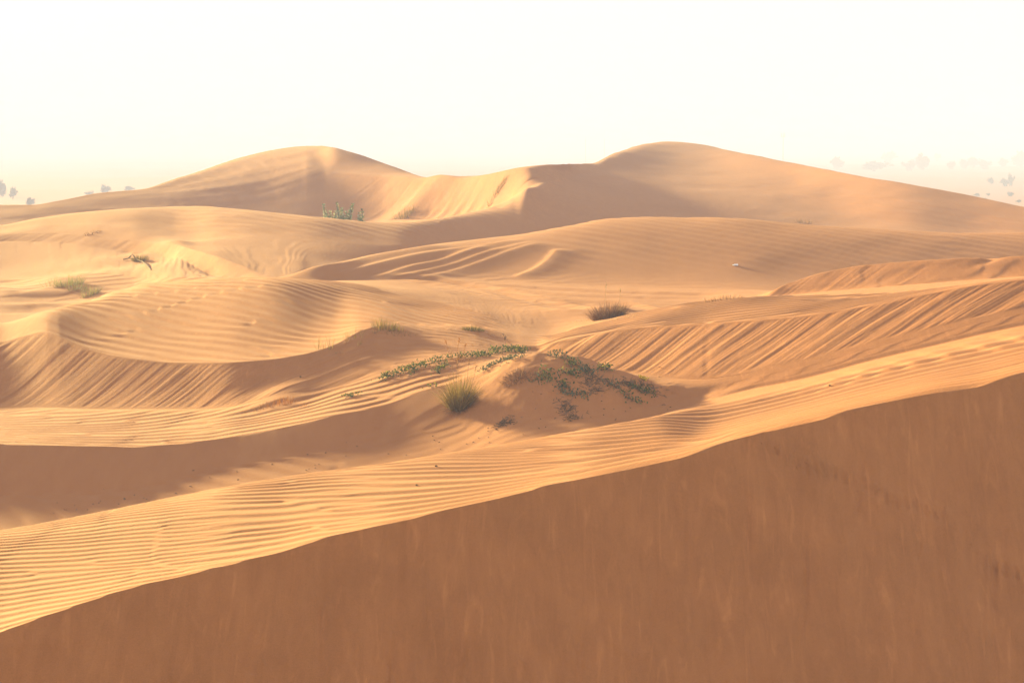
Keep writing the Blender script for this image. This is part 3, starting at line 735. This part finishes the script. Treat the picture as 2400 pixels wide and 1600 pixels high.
creeper([(1475, 872), (1480, 874)], 'tiny yellow plant on the right skyline of the mound', 120, 330, island_mat('yellow_leaf', (.42, .30, .03), (.5, .36, .04)), .05, .03, .06)
creeper([(793, 910), (802, 912), (815, 910), (830, 908)], 'tiny lone green sprig on the ripples left of the mound', 121, 60, tall=.05)
creeper([(988, 888), (996, 892)], 'tiny leaf sprig beside the left of the big tuft', 122, 90)
creeper([(1235, 866), (1225, 878)], 'small drooping sprig on the dark face below the brown grass', 123, 90, M_LEAFG)
for i, (p, lab) in enumerate((([(1290, 920), (1302, 936), (1312, 955), (1318, 966)], 'dead twiggy vine running down the lower slope of the mound'),
                              ([(1157, 970), (1160, 973)], 'small dead twig on the sand below the big tuft'),
                              ([(1340, 850), (1380, 872), (1420, 884), (1460, 892)], 'tangle of dead brown vines across the right slope'),
                              ([(1350, 866), (1360, 890), (1366, 905)], 'thin dead vine hanging in the middle right of the slope'),
                              ([(1440, 876), (1475, 886), (1510, 896)], 'dead brown vine along the lower right skyline'))):
    r = np.random.default_rng(300 + i); P = np.array([locate(*q) for q in p]); c = P.mean(0); c[2] = zat(c[0], c[1])
    t = thing('dead_vine', c, lab, 'twigs', 'dead vines on the mound'); b = MB()
    for k in range(int(26 * len(p))):
        q = r.uniform(0, len(p) - 1); x = np.interp(q, range(len(p)), P[:, 0]) + r.normal(0, .09); y = np.interp(q, range(len(p)), P[:, 1]) + r.normal(0, .09)
        an = r.uniform(0, 6.28); L = r.uniform(.04, .16); x2 = x + math.cos(an) * L; y2 = y + math.sin(an) * L
        b.tube([np.array([x, y, zat(x, y) + .004]) - c, np.array([x2, y2, zat(x2, y2) + r.uniform(0, .05)]) - c], .006, .003, 3)
    o = b.build('twig_tangle', M_TWIG, t); o['kind'] = 'stuff'

# brown matted dry grass on the mound
g = locate(1192, 862)
t = thing('dry_grass', g, 'matted reddish brown dry grass just below the mound summit', 'grass')
tuft_part(t, 'matted_blades', M_MAT, 800, .26, .17, 1.5, .009, 7, 2.0, .5, 1.2)
tuft_part(t, 'straw_blades', M_STRAW, 34, .34, .36, 1.8, .008, 8, 2.6, .5, 1.2)
t = thing('dry_stalks', locate(1052, 828), 'thin orange dry stalks standing up behind the crest creepers', 'grass')
tuft_part(t, 'orange_blades', M_ORANGE, 34, .10, .30, .9, .006, 9, .4, .5, 1.6)
for i, (dx, dz) in enumerate(((-.16, .38), (.02, .42), (.10, .30))):
    stalk_part(t, 'seed_stalk', M_ORANGE, (dx * .4, 0, 0), (dx * 1.5, 0, dz), .004, 40 + i)
for i, (px, py, dx, dz, lab) in enumerate(((1190, 812, -.30, .36, 'long dark leaning stalk rising over the mound summit'), (1168, 808, -.07, .26, 'shorter dark stalk left of the leaning one over the summit'))):
    t = thing('seed_stalk_plant', locate(px, py), lab, 'grass'); stalk_part(t, 'stalk', M_TWIG, (0, 0, 0), (dx, .1, dz), .004, 50 + i)

# dry grass hummock right of centre
g = locate(1398, 731)
t = thing('dry_grass', g, 'rust brown dry grass tussock behind the right dune crest', 'grass')
tuft_part(t, 'brown_blades', M_MAT, 900, .28, .52, .9, .009, 10, .9, .4, 1.25)
tuft_part(t, 'green_blades', M_GRASS, 70, .08, .36, .3, .009, 11, .2, .3, 1, (.28, 0))
tuft_part(t, 'straw_blades', M_STRAW, 55, .38, .20, 1.5, .010, 12, 1.8, .5, 1.5)
for i, (dx, dz) in enumerate(((-.05, .78), (.26, .66))):
    stalk_part(t, 'seed_stalk', M_STRAW, (dx, 0, 0), (dx, .04, dz), .004, 60 + i)
t = thing('low_scrub', locate(1442, 728), 'low dusty scrub at the right foot of the brown tussock', 'plant')
tuft_part(t, 'scrub_stems', M_STRAW, 130, .34, .10, 1.4, .011, 13, 1.2, .5, 1.3)
t = thing('low_scrub', locate(1352, 735), 'low dusty scrub at the left foot of the brown tussock', 'plant')
tuft_part(t, 'scrub_stems', M_STRAW, 130, .30, .10, 1.3, .010, 14, 1.2, .5, 1.4)

# tufts and sprigs along the lit ridge left of centre
def small(px, py, name, label, cat, parts, group=None):
    t = thing(name, locate(px, py), label, cat, group)
    for i, (pn, mat, n, rad, h, lean, w, bend, ex, off) in enumerate(parts):
        tuft_part(t, pn, mat, n, rad, h, lean, w, int(px * 7 + i), bend, .4, ex, off)
    return t
RG_ = 'green sprigs along the lit ridge'
small(882, 756, 'grass_tuft', 'upright green grass tuft on the top of the lit ridge', 'grass', [('green_blades', M_GRASS, 150, .16, .36, .5, .009, .3, 1.5, (0, 0)), ('side_blades', M_GRASS, 60, .10, .24, .4, .009, .3, 1.5, (.28, 0))], RG_)
small(862, 764, 'dry_sprig', 'small rust coloured sprig left of the ridge top tuft', 'grass', [('dry_blades', M_DRY, 26, .05, .14, .9, .010, .4, 1, (0, 0))])
small(915, 765, 'low_scrub', 'dusty low plant right of the ridge top tuft', 'plant', [('scrub_stems', M_DRY, 60, .22, .12, .9, .010, .6, 1.5, (0, 0)), ('leafy_stems', M_LEAFG, 60, .2, .06, .9, .014, .6, 1.5, (.1, 0))])
small(733, 802, 'grass_sprig', 'thin green sprig leaning left on the lower ridge', 'grass', [('green_blades', M_GRASS, 9, .05, .42, .5, .010, .3, 1.2, (0, 0))], RG_)
small(745, 800, 'grass_sprig', 'short green sprig between two taller ones on the lower ridge', 'grass', [('green_blades', M_GRASS, 5, .03, .26, .7, .010, .3, 1.2, (0, 0))], RG_)
small(759, 802, 'grass_sprig', 'tall thin green sprig on the lower ridge', 'grass', [('green_blades', M_GRASS, 12, .05, .50, .28, .010, .2, 1, (0, 0))], RG_)
small(793, 788, 'grass_sprig', 'single brownish sprig half way up the ridge', 'grass', [('green_blades', M_DRY, 10, .04, .32, .4, .010, .2, 1, (0, 0))], RG_)
small(815, 775, 'grass_sprig', 'airy green sprig clump half way up the ridge', 'grass', [('green_blades', M_GRASS, 26, .12, .34, .6, .008, .3, 1.6, (0, 0))], RG_)
small(825, 792, 'grass_sprig', 'green sprig on the lit sand below the airy clump', 'grass', [('green_blades', M_GRASS, 9, .05, .24, .4, .009, .3, 1, (0, 0))], RG_)
small(778, 812, 'low_sprig', 'flat grey green sprig lying on the ripples under the ridge', 'grass', [('green_blades', M_LEAFG, 12, .07, .10, 1.3, .014, .5, 1.5, (0, 0))], RG_)
small(1086, 757, 'low_bush', 'small round yellow green bush on the ridge in front of the flats', 'bush', [('leafy_stems', M_GRASS, 190, .17, .14, .9, .012, .4, 1.3, (0, 0)), ('leaves', M_LEAFG, 90, .16, .10, .9, .016, .4, 1.3, (0, 0))])
small(1128, 768, 'dead_sprig', 'dark dead sprig trailing right of the small round bush', 'twigs', [('twig_stems', M_TWIG, 40, .18, .08, 1.4, .008, .8, 1.6, (0, 0))])
# dry orange stems left
small(604, 935, 'dry_grass', 'brown flattened dry grass clump at the foot of the left slip face', 'grass', [('dry_blades', M_DRY, 110, .12, .16, 1.6, .008, 1.0, 1.8, (0, 0))])
small(640, 930, 'dry_grass', 'orange spiky dry grass in the middle of the left foot cluster', 'grass', [('orange_blades', M_ORANGE, 60, .12, .22, .9, .007, .3, 2.0, (0, 0))])
small(664, 928, 'dry_grass', 'taller orange forked dry stems right of the spiky ones', 'grass', [('orange_blades', M_ORANGE, 34, .08, .30, .7, .008, .25, 1.5, (0, 0))])
small(700, 932, 'dry_grass', 'small orange sprig at the right end of the dry cluster', 'grass', [('orange_blades', M_ORANGE, 14, .05, .15, 1.0, .007, .3, 1.5, (0, 0))])

# left middle distance
LG = 'pale green grass tufts on the small sand bank'
for px, py, n, rad, h, lab in ((122, 656, 60, .22, .40, 'pale wispy grass at the left end of the small sand bank'),
                               (157, 656, 330, .34, .50, 'largest pale green grass tuft on top of the small sand bank'),
                               (177, 664, 130, .22, .36, 'pale green grass right beside the largest tuft on the bank'),
                               (190, 668, 60, .18, .20, 'short thin grass between two tufts on the sand bank'),
                               (208, 677, 190, .22, .44, 'bright green grass tuft at the right foot of the sand bank')):
    small(px, py, 'grass_tuft', lab, 'grass', [('green_blades', M_PALE, int(n * .6), rad, h, .6, .014, .3, 1.4, (0, 0))] + ([('dead_blades', M_DRY, n // 2, rad, h * .4, 1.0, .012, .6, 1.4, (0, 0))] if n > 100 else []), LG)
g = locate(318, 600)
t = thing('half_buried_branch', g, 'dark arched half buried branch with a yellow grass tuft behind it', 'branch')
b = MB(); P = [locate(*q) + np.array([0, 0, hh]) - g for q, hh in (((283, 597), .02), ((296, 597), .06), ((312, 601), .09), ((326, 606), .09), ((338, 613), .06), ((347, 620), .0))]
b.tube(P, .016, .024, 6); b.build('branch', M_TWIG, t)
b = MB(); b.tube([P[1], P[1] + [.1, 0, .12]], .03, .01, 4); b.build('side_branch', M_TWIG, t); b = MB(); b.tube([P[2], P[2] + [-.12, 0, .18]], .03, .01, 4); b.build('side_branch', M_TWIG, t)
tuft_part(t, 'grass_blades', M_GRASS, 200, .22, .34, .6, .016, 77, .2, .4, 1.3, (.05, .1))
small(1845, 512, 'grass_tuft', 'faint small grass tuft on the far right slope', 'grass', [('green_blades', M_DRY, 80, .3, .32, .6, .02, .3, 1.4, (0, 0))])
small(1664, 688, 'low_bush', 'small dark bush peeking over the right dune crest', 'bush', [('leafy_stems', M_DRY, 160, .24, .18, .9, .012, .5, 1.7, (0, 0))])
small(213, 536, 'low_bush', 'tiny faint bush on the shaded slope far left', 'bush', [('leafy_stems', M_DRY, 70, .25, .18, .8, .02, .5, 1.3, (0, 0))])
small(930, 498, 'grass_tuft', 'wispy grass tuft on a small lit hump beyond the middle dunes', 'grass', [('green_blades', M_GRASS, 130, .40, .75, .6, .016, .3, 1.4, (0, 0)), ('dead_blades', M_TWIG, 70, .5, .25, 1.0, .02, .5, 1.6, (0, 0))])
small(1143, 442, 'grass_tuft', 'wispy grass tuft high on the lit ledge below the skyline', 'grass', [('green_blades', M_GRASS, 120, .35, .55, .6, .018, .3, 1.5, (0, 0))])

# milkweed shrubs beyond the crest
def milkweed(px, d, hs, label):
    g = ground(px, d); t = thing('milkweed_shrub', g, label, 'shrub', 'grey green milkweed shrubs beyond the crest')
    for k, (dx, h) in enumerate(hs):
        h *= .74
        r = np.random.default_rng(int(px * 11 + k)); st = MB(); lf = MB()
        top = np.array([dx * 1.25, r.normal(0, .1), h]); b0 = np.array([dx * .55, 0, -.15])
        st.tube([b0, (b0 + top) / 2 + [dx * .1, 0, 0], top], .02, .01, 5)
        so = st.build('stem', M_BARK, t)
        n = int(h / .045)
        for i in range(2, n):
            q = i / n; p = b0 * (1 - q) + top * q; a0 = (i % 2) * 1.57 + r.normal(0, .2)
            for s_ in range(2):
                an = a0 + s_ * 3.14; sz = .20 * (1 - .5 * q)
                lf.leaf(p, (math.cos(an), math.sin(an), .35 + q * .8), sz, sz * .8, r)
        o = lf.build('leaves', M_CALO, so)
    return t
milkweed(760, 103.5, ((-.25, .95), (.0, .62), (.22, .55), (.36, .6)), 'leftmost milkweed shrub with two uneven stems beyond the crest')
milkweed(790, 103.0, ((-.22, 1.12), (-.05, .8), (.12, .6), (.28, .8), (.36, 1.05)), 'largest milkweed shrub with two tall spires beyond the crest')
milkweed(831, 102.5, ((-.08, .6), (.05, .8)), 'small single milkweed shrub at the right beyond the crest')

# a plastic bottle left on the far slope
g = locate(1689, 611)
t = thing('plastic_bottle', g + np.array([0, 0, .03]), 'white plastic bottle lying on the middle dune slope', 'bottle'); t.rotation_euler = (0, 0, .35); t.scale = (.8, .8, .8)
def lathe(prof, n=12):
    b = MB(); vs = [(x, rr * math.cos(2*math.pi*k/n), rr * math.sin(2*math.pi*k/n)) for x, rr in prof for k in range(n)]
    m = len(prof); f = [(i*n+k, i*n+(k+1) % n, (i+1)*n+(k+1) % n, (i+1)*n+k) for i in range(m-1) for k in range(n)]
    f += [tuple(range(n))[::-1], tuple((m-1)*n+k for k in range(n))]; b.add(vs, f); return b
lathe([(.10, .028), (.095, .036), (.05, .037), (.04, .034), (.02, .037), (-.03, .037), (-.07, .024), (-.09, .014), (-.10, .014)]).build('bottle_body', M_PLASTIC, t, True)
lathe([(-.10, .016), (-.118, .016)]).build('bottle_cap', M_CAP, t, True)

# crumbs of sand thrown up along the animal track
b = MB(); r = np.random.default_rng(77)
for i in range(0, len(tq), 1):
    for k in range(2):
        cx = tx[i] + r.normal(0, .035); cy = ty[i] + r.normal(0, .03); z = zat(cx, cy); s_ = r.uniform(.006, .014)
        vs = [np.array([cx, cy, z]) + s_ * r.uniform(.7, 1.2) * np.array(v) for v in ((1,0,0),(0,1,0),(-1,0,0),(0,-1,0),(0,0,.9))]
        b.add(vs, [(0,1,4),(1,2,4),(2,3,4),(3,0,4)])
o = b.build('sand_crumbs', M_SAND); tag(o, 'small crumbs of sand thrown up along the winding animal track', 'sand', None, 'stuff')

# crumbs of twig and seed scattered in the hollow
b = MB(); r = np.random.default_rng(12)
for k in range(60):
    x0 = r.uniform(120, 1560); y1 = np.interp(x0, [0, 600, 1000, 1300, 1560], [1215, 1105, 1043, 990, 940])
    g = locate(x0, y1 - abs(r.normal(0, 26)) - 3); L = r.uniform(.012, .04); an = r.uniform(0, 6.28)
    b.tube([g + [0, 0, .003], g + [math.cos(an) * L, math.sin(an) * L, .012]], .007, .005, 4)
for k in range(36):
    g = locate(r.uniform(1180, 1540), r.uniform(840, 960)); L = r.uniform(.02, .06); an = r.uniform(0, 6.28)
    b.tube([g + [0, 0, .003], g + [math.cos(an) * L, math.sin(an) * L, .012]], .007, .004, 4)
o = b.build('plant_litter', M_TWIG); tag(o, 'dark crumbs of twig and seed scattered over the hollow', 'litter', None, 'stuff')
for i, (px, py, lab) in enumerate(((286, 1146, 'dark little pebble at the foot of the shaded slope on the left'), (1002, 1071, 'dark pebble on the near edge of the hollow'), (957, 1115, 'tiny dark pebble on the bright ripples in the centre'),
                                   (1906, 886, 'tiny dark pebble on the bright ripples at the right'), (690, 866, 'tiny dark pebble on the left slip face'))):
    g = locate(px, py); r = np.random.default_rng(400 + i); s_ = .022 * g[1] / 30
    vs = [(r.uniform(.7, 1.2) * s_ * x, r.uniform(.7, 1.2) * s_ * y, r.uniform(.6, 1) * s_ * z) for x, y, z in ((1,0,0),(0,1,0),(-1,0,0),(0,-1,0),(0,0,1),(0,0,-.6))]
    b = MB(); b.add(vs, [(0,1,4),(1,2,4),(2,3,4),(3,0,4),(1,0,5),(2,1,5),(3,2,5),(0,3,5)])
    o = b.build('pebble', M_TWIG); o.location = tuple(map(float, g + np.array([0, 0, s_ * .3]))); tag(o, lab, 'pebble')
# ------------------------------------------------------------------ trees on the hazy plain
def plain_z(x, y):
    return float(plain_h(np.array([x]), np.array([y]))[0])
def crown_mesh(seed, flat):
    r = np.random.default_rng(seed); b = MB()
    cl = [(r.normal(0, .20), r.normal(0, .20), .52 + r.normal(0, .12), r.uniform(.20, .34)) for _ in range(11)]
    for cx, cy, cz, cr in cl:
        for k in range(42):
            p = r.normal(0, 1, 3); p = p / np.linalg.norm(p) * cr * r.uniform(.5, 1.1) * np.array([1, 1, .8])
            b.leaf(np.array([cx, cy, cz]) + p, r.normal(0, 1, 3), .20, .16, r)
    me = b.build('crown', M_TREE).data
    return me
def trunk_mesh(seed):
    r = np.random.default_rng(seed); b = MB(); t = np.array([r.normal(0, .04), r.normal(0, .04), .45])
    b.tube([(0, 0, -.08), t * .5 + [.02, 0, 0], t], .045, .03, 6)
    for k in range(4):
        e = t + [r.normal(0, .22), r.normal(0, .22), r.uniform(.12, .3)]; b.tube([t, (t + e) / 2 + [0, 0, .03], e], .022, .008, 4)
    return b.build('trunk', M_BARK).data
vari = [(crown_mesh(600 + i, 1 + .3 * i), trunk_mesh(620 + i)) for i in range(4)]
for o in [o for o in COL.objects if o.name.split('.')[0] in ('crown', 'trunk') and o.parent is None]:
    bpy.data.objects.remove(o)
TREES = [
 (1926, 389, 30, 27, 'hazy tree just right of the thin mast'), (2008, 394, 62, 22, 'wide low hazy thicket tree right of the lone tree'),
 (2040, 377, 36, 26, 'round hazy tree standing above the wide thicket'), (2088, 393, 24, 24, 'compact round tree between the thicket and the tall pair'),
 (2118, 390, 26, 38, 'tall narrow hazy tree of the right group'), (2106, 376, 20, 16, 'small faint tree behind the tall narrow one'),
 (2152, 372, 16, 18, 'tiny faint tree high above the group near the horizon'), (2183, 390, 20, 18, 'small tree left of the twin crowned tree'),
 (2212, 388, 24, 22, 'darker round tree in the middle of the right group'), (2236, 384, 26, 24, 'pale tree right of the dark round one'),
 (2262, 389, 26, 22, 'pale low tree before the gap at right'), (2304, 384, 22, 18, 'lone faint tree past the gap at right'),
 (2338, 384, 34, 36, 'large faint tree at the right edge of the view'), (2276, 424, 15, 16, 'small nearer tree on the pale rise'),
 (2308, 429, 20, 18, 'nearer dark tree with a low bushy crown on the pale rise'), (2322, 428, 12, 27, 'slender taller tree touching the bushy one on the pale rise'),
 (2028, 419, 22, 10, 'low bush tree close above the right dune skyline'), (2244, 452, 14, 8, 'low dark shrub on the pale sand below the trees'),
 (2270, 450, 10, 6, 'second tiny shrub on the pale sand below the trees'), (2322, 452, 16, 10, 'shrub on the pale sand at far right'),
 (2262, 462, 16, 7, 'flat shrub nearest the right dune skyline'), (2340, 466, 12, 7, 'lowest shrub at the right edge by the skyline'),
 (2170, 355, 18, 12, 'very faint tree on the horizon above the group'), (2224, 358, 26, 12, 'very faint wide tree on the horizon'),
 (6, 452, 20, 48, 'tall hazy tree cut by the left edge of the view'), (30, 458, 22, 34, 'hazy tree beside the one at the left edge'),
 (68, 480, 24, 32, 'nearer rounded tree behind the low left skyline'), (205, 452, 22, 16, 'small tree over the middle of the left skyline'),
 (240, 446, 24, 28, 'taller faint tree right of the small left one'), (296, 440, 24, 16, 'flat topped bush tree on the left dune skyline'),
]
for i, (px, py, w, h, lab) in enumerate(TREES):
    a, tt = ray(px, py); a = float(a); tt = float(tt)
    d = min(4200, 13.6 / max(tt, .0030)); x = a * d
    for _ in range(3):
        d = min(4200, -plain_z(a * d, d) / max(tt, .0030))
    if px < 400: w *= .8; h *= .8
    x = a * d; W = w * d / FP; Hh = h * d / FP
    t = thing('desert_tree' if h > 11 else 'desert_shrub', (x, d, plain_z(x, d)), lab, 'tree' if h > 11 else 'shrub', 'hazy trees on the far plain')
    t.scale = (W * .95, W * .95, Hh * 1.02); t.rotation_euler = (0, 0, i * 1.3)
    for me, nm in zip(vari[i % 4], ('crown', 'trunk')):
        o = bpy.data.objects.new(nm, me); COL.objects.link(o); o.parent = t

# masts in the haze
def mast(px, d, ytop, label, heads, wr):
    a, tt = ray(px, ytop); a = float(a); x = a * d; z0 = plain_z(x, d); z1 = -float(tt) * d
    t = thing('radio_mast', (x, d, z0), label, 'mast'); hh = z1 - z0
    b = MB(); b.tube([(0, 0, -.5), (0, 0, hh * .5), (0, 0, hh)], wr, wr * .6, 8); b.build('pole', M_STEEL, t)
    if heads:
        b = MB(); b.tube([(0, 0, hh - 1.5), (0, 0, hh - 1.35)], .75, .75, 12); b.build('platform', M_STEEL, t)
        for k in range(3):
            an = k * 2.09 + .5; b = MB(); c = (math.cos(an) * .72, math.sin(an) * .72)
            b.tube([(c[0], c[1], hh - 1.5), (c[0], c[1], hh + .05)], .17, .17, 4); b.build('antenna_panel', M_STEEL, t)
mast(1799, 880, 306, 'thin telecom mast with an antenna head in the haze above the right dune', True, .14)
mast(1345, 1400, 312, 'very faint left mast between the two peaks', False, .22)
mast(1388, 1400, 318, 'very faint right mast just left of the right peak', False, .22)
